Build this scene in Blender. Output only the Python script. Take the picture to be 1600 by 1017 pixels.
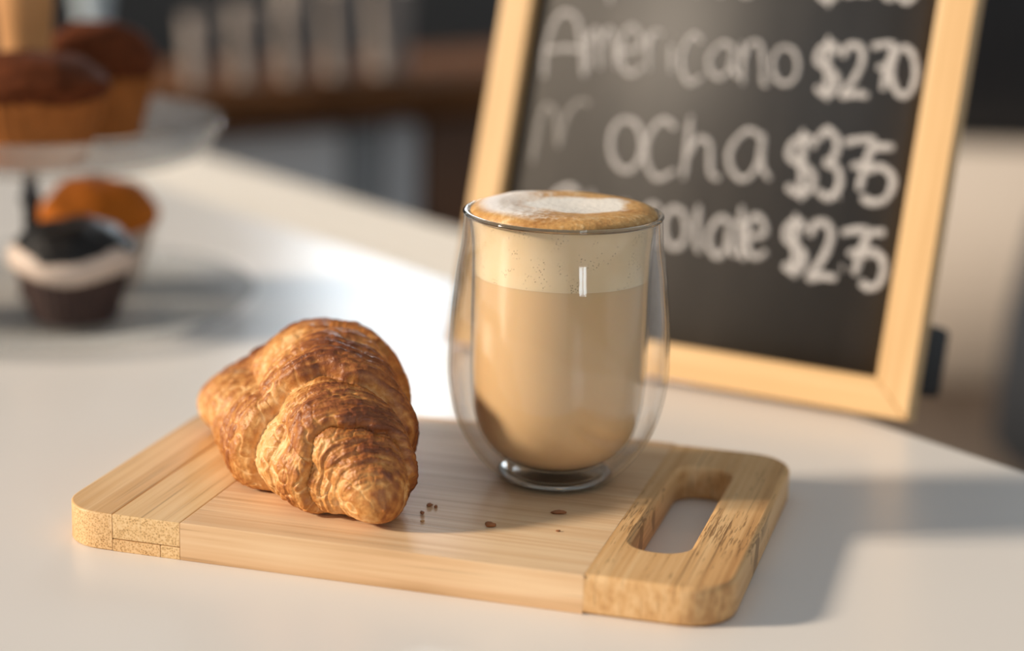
import bpy, bmesh, math, random
from mathutils import Vector, Matrix, noise

for _o in list(bpy.data.objects):
    bpy.data.objects.remove(_o, do_unlink=True)
sc = bpy.context.scene
COL = sc.collection
TZ = 0.74                       # table top above the floor

# ------------------------------------------------------------------ camera
cam = bpy.data.cameras.new('camera')
cam.sensor_width = 36.0
cam.lens = 3070.16 / 1600.0 * 36.0
cam.clip_start = 0.01
cam.clip_end = 60
cam.dof.use_dof = True
cam.dof.focus_distance = 0.780
cam.dof.aperture_fstop = 3.0
camo = bpy.data.objects.new('camera', cam)
COL.objects.link(camo)
_p, _r = 0.2455, 0.0302
_fw = Vector((0, math.cos(_p), -math.sin(_p)))
_up0 = Vector((0, math.sin(_p), math.cos(_p)))
_rt = math.cos(_r) * Vector((1, 0, 0)) + math.sin(_r) * _up0
_up = -math.sin(_r) * Vector((1, 0, 0)) + math.cos(_r) * _up0
_m = Matrix((_rt, _up, -_fw)).transposed().to_4x4()
_m.translation = Vector((0, 0, TZ + 0.28))
camo.matrix_world = _m
sc.camera = camo

# ------------------------------------------------------------------ light
world = bpy.data.worlds.new('world')
sc.world = world
world.use_nodes = True
_bg = world.node_tree.nodes['Background']
_bg.inputs['Color'].default_value = (0.88, 0.95, 1.0, 1)
_bg.inputs['Strength'].default_value = 0.38

sun = bpy.data.lights.new('sun', 'SUN')
sun.energy = 4.9
sun.color = (1.0, 0.84, 0.66)
sun.angle = math.radians(7.0)
suno = bpy.data.objects.new('sun', sun)
COL.objects.link(suno)
_el, _az = math.radians(22), math.radians(8)
_d = Vector((math.cos(_el) * math.cos(_az), math.cos(_el) * math.sin(_az), -math.sin(_el)))
suno.rotation_euler = _d.to_track_quat('-Z', 'Y').to_euler()
suno.location = (-3, -0.4, TZ + 1.4)

vs = sc.view_settings
vs.view_transform = 'Standard'
vs.look = 'None'
vs.gamma = 1.0
vs.use_curve_mapping = False
vs.exposure = 0.0
sc.cycles.use_denoising = True
sc.cycles.sample_clamp_indirect = 6.0
sc.cycles.transparent_max_bounces = 24
sc.cycles.max_bounces = 12
sc.cycles.transmission_bounces = 12
sc.cycles.glossy_bounces = 6
sc.cycles.diffuse_bounces = 4
sc.cycles.caustics_reflective = False
sc.cycles.caustics_refractive = False
sc.cycles.blur_glossy = 0.5

# ------------------------------------------------------------------ helpers
def link(o, parent=None):
    COL.objects.link(o)
    if parent is not None:
        o.parent = parent
    return o

def tag(o, label=None, cat=None, group=None, kind=None):
    if label: o['label'] = label
    if cat: o['category'] = cat
    if group: o['group'] = group
    if kind: o['kind'] = kind
    return o

def empty(name, loc=(0, 0, 0), rz=0.0):
    o = bpy.data.objects.new(name, None)
    o.empty_display_size = 0.02
    COL.objects.link(o)
    o.location = loc
    o.rotation_euler = (0, 0, rz)
    return o

def mesh_obj(name, me, mat=None, parent=None, smooth=True, auto=None):
    if mat is not None:
        me.materials.clear()
        me.materials.append(mat)
    if smooth:
        for p in me.polygons:
            p.use_smooth = True
    o = bpy.data.objects.new(name, me)
    link(o, parent)
    return o

def bm_obj(name, bm, mat=None, parent=None, smooth=False, sharp=None):
    me = bpy.data.meshes.new(name)
    bmesh.ops.recalc_face_normals(bm, faces=bm.faces)
    if sharp is not None:
        smooth = True
        for e in bm.edges:
            if len(e.link_faces) == 2 and e.calc_face_angle(0) > sharp:
                e.smooth = False
    bm.to_mesh(me)
    bm.free()
    return mesh_obj(name, me, mat, parent, smooth)

def pydata(name, v, f, mat=None, parent=None, smooth=True):
    me = bpy.data.meshes.new(name)
    me.from_pydata(v, [], f)
    me.update()
    return mesh_obj(name, me, mat, parent, smooth)

def add_box(bm, x0, x1, y0, y1, z0, z1, bevel=0.0, seg=2):
    r = bmesh.ops.create_cube(bm, size=1.0)
    vs_ = r['verts']
    for v in vs_:
        v.co = Vector((x0 + (v.co.x + .5) * (x1 - x0), y0 + (v.co.y + .5) * (y1 - y0), z0 + (v.co.z + .5) * (z1 - z0)))
    if bevel > 0:
        es = list({e for v in vs_ for e in v.link_edges})
        bmesh.ops.bevel(bm, geom=es, offset=bevel, segments=seg, profile=0.5, affect='EDGES')

def box(name, x0, x1, y0, y1, z0, z1, mat, parent=None, bevel=0.0, seg=2):
    bm = bmesh.new()
    add_box(bm, x0, x1, y0, y1, z0, z1, bevel, seg)
    return bm_obj(name, bm, mat, parent, sharp=math.radians(50))

def lathe(name, prof, mat, parent=None, n=64, mod=None, loc=None):
    """prof: (r, z) list; r == 0 closes at the axis; mod(theta, i, r, z) -> r, z"""
    v, f, rows = [], [], []
    for i, (r, z) in enumerate(prof):
        if r <= 1e-7:
            rows.append([len(v)]); v.append((0, 0, z))
        else:
            row = []
            for k in range(n):
                t = 2 * math.pi * k / n
                rr, zz = (r, z) if mod is None else mod(t, i, r, z)
                row.append(len(v)); v.append((rr * math.cos(t), rr * math.sin(t), zz))
            rows.append(row)
    for a, b in zip(rows[:-1], rows[1:]):
        if len(a) == 1 and len(b) == 1: continue
        for k in range(n):
            k2 = (k + 1) % n
            if len(a) == 1: f.append((a[0], b[k], b[k2]))
            elif len(b) == 1: f.append((a[k2], a[k], b[0]))
            else: f.append((a[k], b[k], b[k2], a[k2]))
    me = bpy.data.meshes.new(name)
    me.from_pydata(v, [], f)
    bm = bmesh.new(); bm.from_mesh(me)
    bmesh.ops.recalc_face_normals(bm, faces=bm.faces)
    for e in bm.edges:
        if len(e.link_faces) == 2 and e.calc_face_angle(0) > math.radians(48): e.smooth = False
    bm.to_mesh(me); bm.free()
    o = mesh_obj(name, me, mat, parent, True)
    if loc is not None: o.location = loc
    return o

def catmull(pts, m=10):
    """smooth list of tuples through all points"""
    n = len(pts); out = []
    for i in range(n - 1):
        p0 = pts[max(i - 1, 0)]; p1 = pts[i]; p2 = pts[i + 1]; p3 = pts[min(i + 2, n - 1)]
        for k in range(m):
            t = k / m
            out.append(tuple(0.5 * (2 * b + (c_ - a) * t + (2 * a - 5 * b + 4 * c_ - d) * t * t + (3 * b - a - 3 * c_ + d) * t ** 3)
                             for a, b, c_, d in zip(p0, p1, p2, p3)))
    out.append(tuple(pts[-1]))
    return out

def slab(name, loops, z0, z1, bevel, mat, parent=None, res=3):
    """flat piece from outline loops (first outer, rest holes), rounded edges"""
    cu = bpy.data.curves.new(name + '_outline', 'CURVE')
    cu.dimensions = '2D'; cu.fill_mode = 'BOTH'
    cu.extrude = (z1 - z0) / 2 - bevel
    cu.bevel_depth = bevel; cu.bevel_resolution = res
    cu.offset = -bevel
    for lp in loops:
        sp = cu.splines.new('POLY'); sp.points.add(len(lp) - 1)
        for q, (x, y) in zip(sp.points, lp): q.co = (x, y, 0, 1)
        sp.use_cyclic_u = True
    t = bpy.data.objects.new('outline', cu)
    COL.objects.link(t)
    dg = bpy.context.evaluated_depsgraph_get()
    me = bpy.data.meshes.new_from_object(t.evaluated_get(dg))
    bpy.data.objects.remove(t, do_unlink=True)
    bpy.data.curves.remove(cu)
    bm = bmesh.new(); bm.from_mesh(me)
    for v in bm.verts: v.co.z += (z0 + z1) / 2
    bmesh.ops.remove_doubles(bm, verts=bm.verts, dist=1e-6)
    me.name = name
    bmesh.ops.recalc_face_normals(bm, faces=bm.faces)
    for e in bm.edges:
        if len(e.link_faces) == 2 and e.calc_face_angle(0) > math.radians(40): e.smooth = False
    bm.to_mesh(me); bm.free()
    o = mesh_obj(name, me, mat, parent, True)
    for p in me.polygons:
        if abs(p.normal.z) > .9999: p.use_smooth = False
    return o

def round_rect(x0, x1, y0, y1, r, n=8, corners=(1, 1, 1, 1)):
    """corners: bottom-left, bottom-right, top-right, top-left"""
    out = []
    for (cx, cy, a0, on, px, py) in ((x0 + r, y0 + r, 180, corners[0], x0, y0), (x1 - r, y0 + r, 270, corners[1], x1, y0),
                             (x1 - r, y1 - r, 0, corners[2], x1, y1), (x0 + r, y1 - r, 90, corners[3], x0, y1)):
        if not on:
            out.append((px, py)); continue
        for k in range(n + 1):
            a = math.radians(a0 + 90 * k / n)
            out.append((cx + r * math.cos(a), cy + r * math.sin(a)))
    return out

# ------------------------------------------------------------------ materials
class NT:
    def __init__(self, name):
        self.m = bpy.data.materials.new(name); self.m.use_nodes = True
        self.t = self.m.node_tree; self.t.nodes.clear()
        self.out = self.t.nodes.new('ShaderNodeOutputMaterial')
    def n(self, typ, **kw):
        nd = self.t.nodes.new('ShaderNode' + typ)
        for k, v in kw.items():
            if k in nd.inputs.keys() if isinstance(k, str) and not hasattr(nd, k) else False: nd.inputs[k].default_value = v
            else: setattr(nd, k, v)
        return nd
    def l(self, a, b): self.t.links.new(a, b)
    def set(self, nd, **kw):
        for k, v in kw.items():
            nd.inputs[k.replace('_', ' ')].default_value = v
        return nd
    def coord(self, kind='Object', scale=(1, 1, 1), loc=(0, 0, 0), rot=(0, 0, 0)):
        tc = self.n('TexCoord'); mp = self.n('Mapping')
        mp.inputs['Scale'].default_value = scale; mp.inputs['Location'].default_value = loc; mp.inputs['Rotation'].default_value = rot
        self.l(tc.outputs[kind], mp.inputs['Vector'])
        return mp.outputs['Vector']
    def noise(self, vec, scale, detail=4, rough=.55, dist=0.0):
        nd = self.n('TexNoise'); self.set(nd, Scale=scale, Detail=detail, Roughness=rough, Distortion=dist)
        self.l(vec, nd.inputs['Vector']); return nd.outputs['Fac']
    def voro(self, vec, scale, feature='F1', out='Distance'):
        nd = self.n('TexVoronoi'); nd.feature = feature; self.set(nd, Scale=scale)
        self.l(vec, nd.inputs['Vector']); return nd.outputs[out]
    def ramp(self, fac, stops, interp='LINEAR'):
        nd = self.n('ValToRGB'); cr = nd.color_ramp; cr.interpolation = interp
        while len(cr.elements) < len(stops): cr.elements.new(0.5)
        for e, (p, c) in zip(cr.elements, stops):
            e.position = p; e.color = (*c, 1) if len(c) == 3 else c
        self.l(fac, nd.inputs['Fac']); return nd.outputs['Color']
    def mix(self, fac, a, b, mode='MIX'):
        nd = self.n('Mix'); nd.data_type = 'RGBA'; nd.blend_type = mode
        for s, v in ((nd.inputs[0], fac), (nd.inputs[6], a), (nd.inputs[7], b)):
            if hasattr(v, 'is_linked') or hasattr(v, 'links'): self.l(v, s)
            else: s.default_value = v if isinstance(v, (int, float)) else ((*v, 1) if len(v) == 3 else v)
        return nd.outputs[2]
    def math(self, op, a, b=0.0, clamp=False):
        nd = self.n('Math'); nd.operation = op; nd.use_clamp = clamp
        for s, v in ((nd.inputs[0], a), (nd.inputs[1], b)):
            if isinstance(v, (int, float)): s.default_value = v
            else: self.l(v, s)
        return nd.outputs[0]
    def bump(self, h, strength, dist):
        nd = self.n('Bump'); self.set(nd, Strength=strength, Distance=dist); self.l(h, nd.inputs['Height']); return nd.outputs['Normal']
    def bsdf(self, color=None, rough=.5, normal=None, **kw):
        nd = self.n('BsdfPrincipled')
        if color is not None:
            if isinstance(color, tuple): nd.inputs['Base Color'].default_value = (*color, 1)
            else: self.l(color, nd.inputs['Base Color'])
        if isinstance(rough, (int, float)): nd.inputs['Roughness'].default_value = rough
        else: self.l(rough, nd.inputs['Roughness'])
        if normal is not None: self.l(normal, nd.inputs['Normal'])
        for k, v in kw.items():
            if isinstance(v, (int, float, tuple)): nd.inputs[k.replace('_', ' ')].default_value = v
            else: self.l(v, nd.inputs[k.replace('_', ' ')])
        self.l(nd.outputs[0], self.out.inputs['Surface'])
        return nd

def plain(name, col, rough=.6, var=.08, scale=20, bump=0.0, **kw):
    t = NT(name)
    v = t.coord()
    n = t.noise(v, scale, 4)
    c = t.ramp(n, [(.3, tuple(x * (1 - var) for x in col)), (.7, tuple(min(1, x * (1 + var)) for x in col))])
    t.bsdf(c, rough, t.bump(n, bump, .002) if bump else None, **kw)
    return t.m

def bamboo(name, axis, dark=(.50, .27, .10), mid=(.66, .40, .18), light=(.78, .53, .28), seed=0.0, pores=.5, endgrain=1.0, node=0.0):
    """bamboo laminate: fine streaks along the axis, end grain speckle on faces square to it"""
    t = NT(name)
    al, ac = 5.0, 330.0
    s1 = (al, ac, ac * .55) if axis == 'x' else (ac, al, ac * .55)
    s2 = (2.0, 70.0, 60.0) if axis == 'x' else (70.0, 2.0, 60.0)
    fine = t.noise(t.coord(scale=s1, loc=(seed, seed * 1.7, 0)), 1.0, 3, .6)
    broad = t.noise(t.coord(scale=s2, loc=(seed * 2.1, seed, .3)), 1.0, 3, .5)
    patch = t.noise(t.coord(scale=(14, 14, 14), loc=(seed, 3, 1)), 1.0, 2, .5)
    f = t.math('ADD', t.math('MULTIPLY', fine, .55), t.math('ADD', t.math('MULTIPLY', broad, .3), t.math('MULTIPLY', patch, .25)))
    c = t.ramp(f, [(.40, dark), (.52, mid), (.66, light)])
    s3 = (9.0, 900.0, 500.0) if axis == 'x' else (900.0, 9.0, 40.0)
    pore = t.noise(t.coord(scale=s3, loc=(seed, 0, seed)), 1.0, 2, .5)
    pf = t.ramp(pore, [(.62, (0, 0, 0)), (.72, (1, 1, 1))])
    c = t.mix(t.math('MULTIPLY', pf, pores), c, tuple(x * .55 for x in dark))
    if node:
        sn = t.n('SeparateXYZ'); t.l(t.coord(), sn.inputs[0])
        nb = t.noise(t.coord(scale=(30, 1, 1)), 1.0, 2)
        yy = t.math('ADD', sn.outputs['Y'], t.math('MULTIPLY', t.math('SUBTRACT', nb, .5), .03))
        band = t.ramp(t.math('ABSOLUTE', t.math('SUBTRACT', yy, node)), [(.004, (1, 1, 1)), (.034, (0, 0, 0))])
        p2 = t.noise(t.coord(scale=(1150, 75, 40)), 1.0, 3, .65)
        pm = t.ramp(t.math('ADD', p2, t.math('MULTIPLY', band, .13)), [(.62, (0, 0, 0)), (.70, (1, 1, 1))])
        c = t.mix(t.math('MULTIPLY', pm, .8), c, tuple(x * .5 for x in dark))
    # end grain
    tc = t.n('TexCoord'); sx = t.n('SeparateXYZ'); t.l(tc.outputs['Normal'], sx.inputs[0])
    en = t.math('ABSOLUTE', sx.outputs['X' if axis == 'x' else 'Y'])
    ef = t.ramp(en, [(.62, (0, 0, 0)), (.8, (1, 1, 1))])
    dots = t.voro(t.coord(scale=(1, 1, 1), loc=(seed, 0, 0)), 1250.0)
    dn = t.noise(t.coord(), 260, 2)
    dcol = t.ramp(t.math('ADD', t.math('MULTIPLY', dots, .7), t.math('MULTIPLY', dn, .35)), [(.22, tuple(x * .55 for x in dark)), (.45, mid), (.75, light)])
    c = t.mix(t.math('MULTIPLY', ef, endgrain), c, dcol)
    hgt = t.math('SUBTRACT', fine, t.math('MULTIPLY', pf, .5))
    t.bsdf(c, .48, t.bump(hgt, .25, .0006), Specular_IOR_Level=.35)
    return t.m

M = {}
# glossy cream table laminate
t = NT('table_laminate')
tn = t.noise(t.coord(), 3.0, 3)
t.bsdf(t.ramp(tn, [(.3, (.77, .735, .70)), (.7, (.80, .765, .73))]), t.ramp(tn, [(.3, (.29,) * 3), (.7, (.33,) * 3)]), Specular_IOR_Level=.5)
M['table'] = t.m
M['metal_dark'] = plain('dark_metal', (.05, .05, .055), .35, .1, 40, Metallic=.8)
M['bamboo_y'] = bamboo('bamboo_across', 'y', seed=1.3)
M['bamboo_y2'] = bamboo('bamboo_across_pale', 'y', (.55, .32, .13), (.70, .45, .21), (.80, .57, .31), seed=4.1)
M['bamboo_yh'] = bamboo('bamboo_handle_end', 'y', (.48, .25, .095), (.66, .39, .17), (.77, .51, .26), seed=7.7, pores=.8, endgrain=.0, node=.062)
M['bamboo_x'] = bamboo('bamboo_along', 'x', (.53, .32, .16), (.70, .46, .26), (.80, .58, .36), seed=2.2)
M['bamboo_x2'] = bamboo('bamboo_along_warm', 'x', (.56, .33, .13), (.74, .49, .24), (.82, .60, .34), seed=5.9, pores=.3)
M['rubber'] = plain('black_rubber', (.012, .012, .013), .6, .2, 60)

def thin_glass(name, tint=(.998, .998, .998), edge=(.62, .65, .66), f0=.022, rough=.0):
    """wall glass: lets light straight through, mirrors by Fresnel, greener and darker edge-on"""
    t = NT(name)
    lw = t.n('LayerWeight'); lw.inputs['Blend'].default_value = .5
    fc = lw.outputs['Facing']
    colr = t.ramp(fc, [(0.0, tint), (.80, tint), (1.0, edge)])
    tr = t.n('BsdfTransparent'); t.l(colr, tr.inputs['Color'])
    gl = t.n('BsdfGlossy'); gl.inputs['Roughness'].default_value = rough
    mx = t.n('MixShader')
    t.l(t.math('ADD', t.math('MULTIPLY', t.math('POWER', fc, 4.0), .75), f0), mx.inputs[0]); t.l(tr.outputs[0], mx.inputs[1]); t.l(gl.outputs[0], mx.inputs[2])
    t.l(mx.outputs[0], t.out.inputs['Surface'])
    return t.m
M['glass_wall'] = thin_glass('clear_wall_glass')
t = NT('solid_glass')
g = t.n('BsdfGlass'); t.set(g, Roughness=0.0, IOR=1.48); g.inputs['Color'].default_value = (.97, .98, .98, 1)
t.l(g.outputs[0], t.out.inputs['Surface'])
M['glass_solid'] = t.m

# ------------------------------------------------------------------ the setting
M['floor'] = None
t = NT('brown_floor')
fn = t.noise(t.coord(scale=(6, .6, 1)), 3, 4)
t.bsdf(t.ramp(fn, [(.3, (.16, .105, .07)), (.7, (.26, .18, .125))]), .55)
M['floor'] = t.m
M['wall_dark'] = plain('charcoal_wall_paint', (.075, .078, .08), .8, .12, 3)
M['wall_cream'] = plain('cream_wall_paint', (.50, .44, .385), .8, .04, 3)
M['white_frame'] = plain('white_window_frame', (.7, .7, .7), .5, .03, 6)

fl = box('floor', -3.0, 3.0, -2.0, 5.2, -.05, 0, M['floor']); tag(fl, 'brown wooden floor seen past the table edge', kind='structure')

# back wall with a window opening above the picture
def wall_with_hole(name, axis, pos, thick, a0, a1, z0, z1, h0, h1, hz0, hz1, mat, label):
    bm = bmesh.new()
    for (p0, p1, q0, q1) in ((a0, h0, z0, z1), (h1, a1, z0, z1), (h0, h1, z0, hz0), (h0, h1, hz1, z1)):
        if p1 - p0 < 1e-4 or q1 - q0 < 1e-4: continue
        if axis == 'y': add_box(bm, p0, p1, pos, pos + thick, q0, q1)
        else: add_box(bm, pos, pos + thick, p0, p1, q0, q1)
    o = bm_obj(name, bm, mat)
    tag(o, label, kind='structure')
    return o
WY = 4.2
wall_with_hole('wall_back', 'y', WY, .12, -3.0, 3.0, 0, 3.0, -.50, .40, 1.42, 1.95, M['wall_dark'], 'charcoal back wall behind the bar')
wall_with_hole('wall_left', 'x', -3.0, .12, -2.0, WY, 0, 3.0, -1.6, 3.6, .55, 2.85, M['wall_cream'], 'cream side wall with the shop window')
# daylight pane of the back window
t = NT('daylight_pane')
e = t.n('Emission'); e.inputs['Color'].default_value = (.86, .94, 1.0, 1); e.inputs['Strength'].default_value = 15.0
t.l(e.outputs[0], t.out.inputs['Surface'])
M['sky_pane'] = t.m
w1 = empty('window_1', (-.05, WY, 1.42)); tag(w1, 'bright window in the back wall', kind='structure')
hw = .45
box('window_pane', -hw, hw, .07, .08, 0, .53, M['sky_pane'], w1)
bm = bmesh.new()
for x in (-hw, hw - .05): add_box(bm, x, x + .05, .0, .06, 0, .53)
for z in (0, .48): add_box(bm, -hw, hw, .0, .06, z, z + .05)
bm_obj('window_frame', bm, M['white_frame'], w1)
box('mullion', -.02, .02, .0, .06,   .05, .48, M['white_frame'], w1)
# small window in the wall behind the camera, to the right
wall_with_hole('wall_front', 'y', -2.0, .12, .25, 3.0, 0, 3.0, .85, 1.35, .92, 1.65, M['wall_cream'], 'cream wall behind the camera with a small window')
w3 = empty('window_3', (1.1, -1.94, .92)); tag(w3, 'small bright window behind the camera', kind='structure')
box('window_pane', -.25, .25, -.02, -.01, 0, .73, M['sky_pane'], w3)
bm = bmesh.new()
for x in (-.25, .22): add_box(bm, x, x + .03, .0, .05, 0, .73)
for z in (0, .70): add_box(bm, -.25, .25, .0, .05, z, z + .03)
bm_obj('window_frame', bm, M['white_frame'], w3)
box('mullion', -.012, .012, .0, .05, .03, .70, M['white_frame'], w3)
# shop window in the left wall
w2 = empty('window_2', (-3.0, 1.0, .55)); tag(w2, 'tall shop window in the side wall', kind='structure')
bm = bmesh.new()
for y in (-2.6, 2.54): add_box(bm, .02, .08, y, y + .06, 0, 2.3)
for z in (0, 2.24): add_box(bm, .02, .08, -2.6, 2.6, z, z + .06)
bm_obj('window_frame', bm, M['metal_dark'], w2)

# ------------------------------------------------------------------ table
tb = empty('cafe_table', (0, 0, 0)); tag(tb, 'cream white table with rounded corner carrying the cutting board', 'table')
ev = Vector((.615, -.788)).normalized(); iv = Vector((ev.y, -ev.x))      # along the far edge toward the right corner; inward
if iv.dot(Vector((-.788, -.615))) < 0: iv = -iv
e0 = Vector((.2125, .905))
lp = [(p[0], p[1]) for p in round_rect(-1.12, .36, 0, .98, .30, 16)]
lp = [tuple(e0 + ev * a + iv * b) for a, b in lp]
slab('table_top', [lp], TZ - .028, TZ, .003, M['table'], tb)
tc_ = e0 + ev * -.40 + iv * .5
lathe('pedestal', [(0, .03), (.035, .03), (.033, .3), (.033, TZ - .05), (.11, TZ - .04), (.11, TZ - .028), (0, TZ - .028)], M['metal_dark'], tb, 32, loc=(tc_.x, tc_.y, 0))
lathe('foot_plate', [(0, .0), (.30, .0), (.30, .012), (.05, .03), (0, .03)], M['metal_dark'], tb, 48, loc=(tc_.x, tc_.y, 0))

# ------------------------------------------------------------------ cutting board
BO, BYAW, BL_, BW, BT = (-.1798, .7379), -.2679, .2714, .1725, .0154   # corner, turn, length, width, thickness
cb = empty('cutting_board', (BO[0], BO[1], TZ), BYAW)
tag(cb, 'bamboo cutting board with slotted handle under the croissant and the latte', 'cutting board')
def strip(u0, u1, v0, v1, z0, z1, mat, corners=(0, 0, 0, 0), r=.019, bev=.0004, hole=None):
    loops = [round_rect(u0, u1, v0, v1, r, 8, corners)]
    if hole: loops.append(hole)
    return slab('plank', loops, z0, z1, bev, mat, cb)
J1, J2, J3 = .0255, .0545, .2168
G = .00012
strip(0, J1 - G, 0, BW, 0, BT, M['bamboo_y'], (1, 0, 0, 1), r=.0195, bev=.0008)
strip(J1 + G, J2 - G, 0, BW, .0052, BT, M['bamboo_y2'], bev=.0005)
strip(J1 + G, J2 - .0085, 0, BW, 0, .0050, M['bamboo_y'], bev=.0003)
strip(J2 - .0082, J2 - G, 0, BW, 0, .0050, M['bamboo_y2'], bev=.0003)
strip(J2 + G, J3, -.00006, BW + .00006, -.00002, BT + .00003, M['bamboo_x'], bev=.0004)
hole = round_rect(.2252, .2488, .0345, .1435, .0105, 8)[::-1]
strip(J3 - .0021, BL_, 0, BW, 0, BT, M['bamboo_yh'], (0, 1, 1, 0), r=.0195, bev=.0022, hole=hole)

# ------------------------------------------------------------------ croissant
def build_croissant():
    import numpy as np
    T0 = TZ + BT
    # body: fat curved roll plus the wide loose flap on its left, as chains of spheres (x, y, radius, centre height)
    roll = [(-.0495, .7235, .002, .009), (-.0500, .7255, .0072, .0092), (-.0520, .7305, .0128, .0125), (-.0585, .7430, .0195, .0190), (-.0660, .7570, .0250, .0242), (-.0715, .7780, .0295, .0285),
            (-.0750, .8030, .0320, .0310), (-.0870, .8280, .0270, .0250), (-.1030, .8385, .0210, .0190), (-.1180, .8430, .0165, .0155), (-.1280, .8450, .0118, .0128), (-.1330, .8460, .004, .0120)]
    flap = [(-.0640, .7405, .0145, .0135), (-.0765, .7520, .0185, .0165), (-.0900, .7720, .0210, .0180), (-.1035, .8000, .0200, .0170), (-.1160, .8290, .0175, .0155)]
    rs = np.array(catmull(roll, 14)); fs = np.array(catmull(flap, 10))
    R3 = np.stack([rs[:, 0], rs[:, 1], T0 + rs[:, 3]], 1)
    al = np.concatenate([[0], np.cumsum(np.linalg.norm(np.diff(R3, axis=0), axis=1))]); al /= al[-1]
    C = np.concatenate([R3, np.stack([fs[:, 0], fs[:, 1], T0 + fs[:, 3]], 1)]); RR = np.concatenate([np.maximum(rs[:, 2], .001), fs[:, 2]])
    # gently bent axis through the mass; every ring is cast outward from it
    A0, A1, A2 = np.array((-.0470, .7176, T0 + .0095)), np.array((-.0880, .7960, T0 + .0290)), np.array((-.1385, .8480, T0 + .0112))
    NS, NT_ = 520, 420
    ss = np.linspace(0, 1, NS + 1)
    ss = ss + .06 * np.sin(2 * np.pi * ss) * -.5
    ax = ((1 - ss) ** 2)[:, None] * A0 + (2 * ss * (1 - ss))[:, None] * A1 + (ss ** 2)[:, None] * A2
    tn = (2 * (1 - ss))[:, None] * (A1 - A0) + (2 * ss)[:, None] * (A2 - A1); tn /= np.linalg.norm(tn, axis=1)[:, None]
    up = np.array((0, 0, 1.0)); sd_ = np.cross(tn, up); sd_ /= np.linalg.norm(sd_, axis=1)[:, None]; un = np.cross(sd_, tn)
    th = 2 * np.pi * np.arange(NT_) / NT_
    V = np.zeros((NS + 1, NT_, 3)); WW = np.zeros((NS + 1, NT_)); CT = np.zeros((NS + 1, NT_)); ST = np.zeros((NS + 1, NT_)); RL = np.zeros((NS + 1, NT_))
    for i in range(NS + 1):
        d = np.cos(th)[:, None] * un[i] + np.sin(th)[:, None] * sd_[i]
        oc = ax[i] - C
        bq = d @ oc.T; cq = (oc * oc).sum(1) - RR ** 2
        disc = bq ** 2 - cq[None, :]
        tt = np.where(disc > 0, -bq + np.sqrt(np.maximum(disc, 0)), 0).max(1)
        tt = np.maximum(tt, .0004)
        V[i] = ax[i] + d * tt[:, None]
    for it in range(3):        # soften the seams between the spheres
        V[1:-1] = .5 * V[1:-1] + .25 * (V[:-2] + V[2:])
        V = .5 * V + .25 * (np.roll(V, 1, 1) + np.roll(V, -1, 1))
    for i in range(NS + 1):    # place along and around the roll, for the layers
        dv = V[i][:, None, :] - R3[None, :, :]
        ds = np.linalg.norm(dv, axis=2) - .6 * rs[None, :, 2]
        wt = np.exp(-(ds - ds.min(1)[:, None]) / .0030); wt /= wt.sum(1)[:, None]
        WW[i] = wt @ al
        c0 = wt @ R3; RL[i] = wt @ rs[:, 2]
        k0 = np.clip(np.searchsorted(al, WW[i]), 1, len(al) - 1)
        tg = R3[k0] - R3[k0 - 1]; tg /= np.linalg.norm(tg, axis=1)[:, None]
        sv = np.cross(tg, up); sv /= np.linalg.norm(sv, axis=1)[:, None]; uv = np.cross(sv, tg)
        q = V[i] - c0
        a_ = (q * uv).sum(1); b_ = (q * sv).sum(1); l_ = np.sqrt(a_ ** 2 + b_ ** 2) + 1e-6
        CT[i] = a_ / l_; ST[i] = b_ / l_
    dS = np.zeros_like(V); dS[1:-1] = V[2:] - V[:-2]; dS[0] = V[1] - V[0]; dS[-1] = V[-1] - V[-2]
    dT = np.roll(V, -1, 1) - np.roll(V, 1, 1)
    NN = np.cross(dT, dS); NN /= (np.linalg.norm(NN, axis=2)[:, :, None] + 1e-12)
    flip = np.sign(((V - ax[:, None, :]) * NN).sum(2)); flip[flip == 0] = 1
    NN *= flip[:, :, None]
    # layer edges on the two horns: (place on top, step height in mm); every layer bulges behind its lip
    front = [(.050, .9), (.075, 1.2), (.098, 1.2), (.120, 1.2), (.148, 7.2), (.190, 1.2), (.230, 1.4), (.300, 8.5), (.340, 1.2), (.380, 1.2), (.42, 1.1), (.465, 1.0), (.52, 0)]
    back = [(.965, .5), (.93, .8), (.89, .9), (.845, 3.0), (.80, .8), (.715, 5.5), (.66, .9), (.61, 1.0), (.52, 0)]
    def saw(x, edges, sgn, sk):
        """saw teeth: quick rounded lip, slow fall to the next edge"""
        big = small = 0.0
        bigs = [e for e in edges if e[1] > 2] + [edges[-1]]
        for lst, isbig in ((bigs, True), (edges, False)):
            for q in range(len(lst) - 1):
                s0, a = lst[q]; s1 = lst[q + 1][0]
                k0 = s0 + sgn * sk * min(1, (s0 if sgn > 0 else 1 - s0) * 6); k1 = s1 + sgn * sk * min(1, (s1 if sgn > 0 else 1 - s1) * 6)
                u = (x - k0) / (k1 - k0)
                if 0 <= u < 1:
                    if isbig:
                        lip = math.sqrt(max(0, 1 - (1 - min(u / .15, 1)) ** 2))
                        big = a * (lip * (1 - max(0, u - .12) ** 1.2) - .5)
                    elif a < 2:
                        lip = math.sqrt(max(0, 1 - (1 - min(u / .3, 1)) ** 2))
                        small = a * (lip * (1 - u) - .3)
        return (big + small) * .001
    v = []; vals = []
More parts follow.
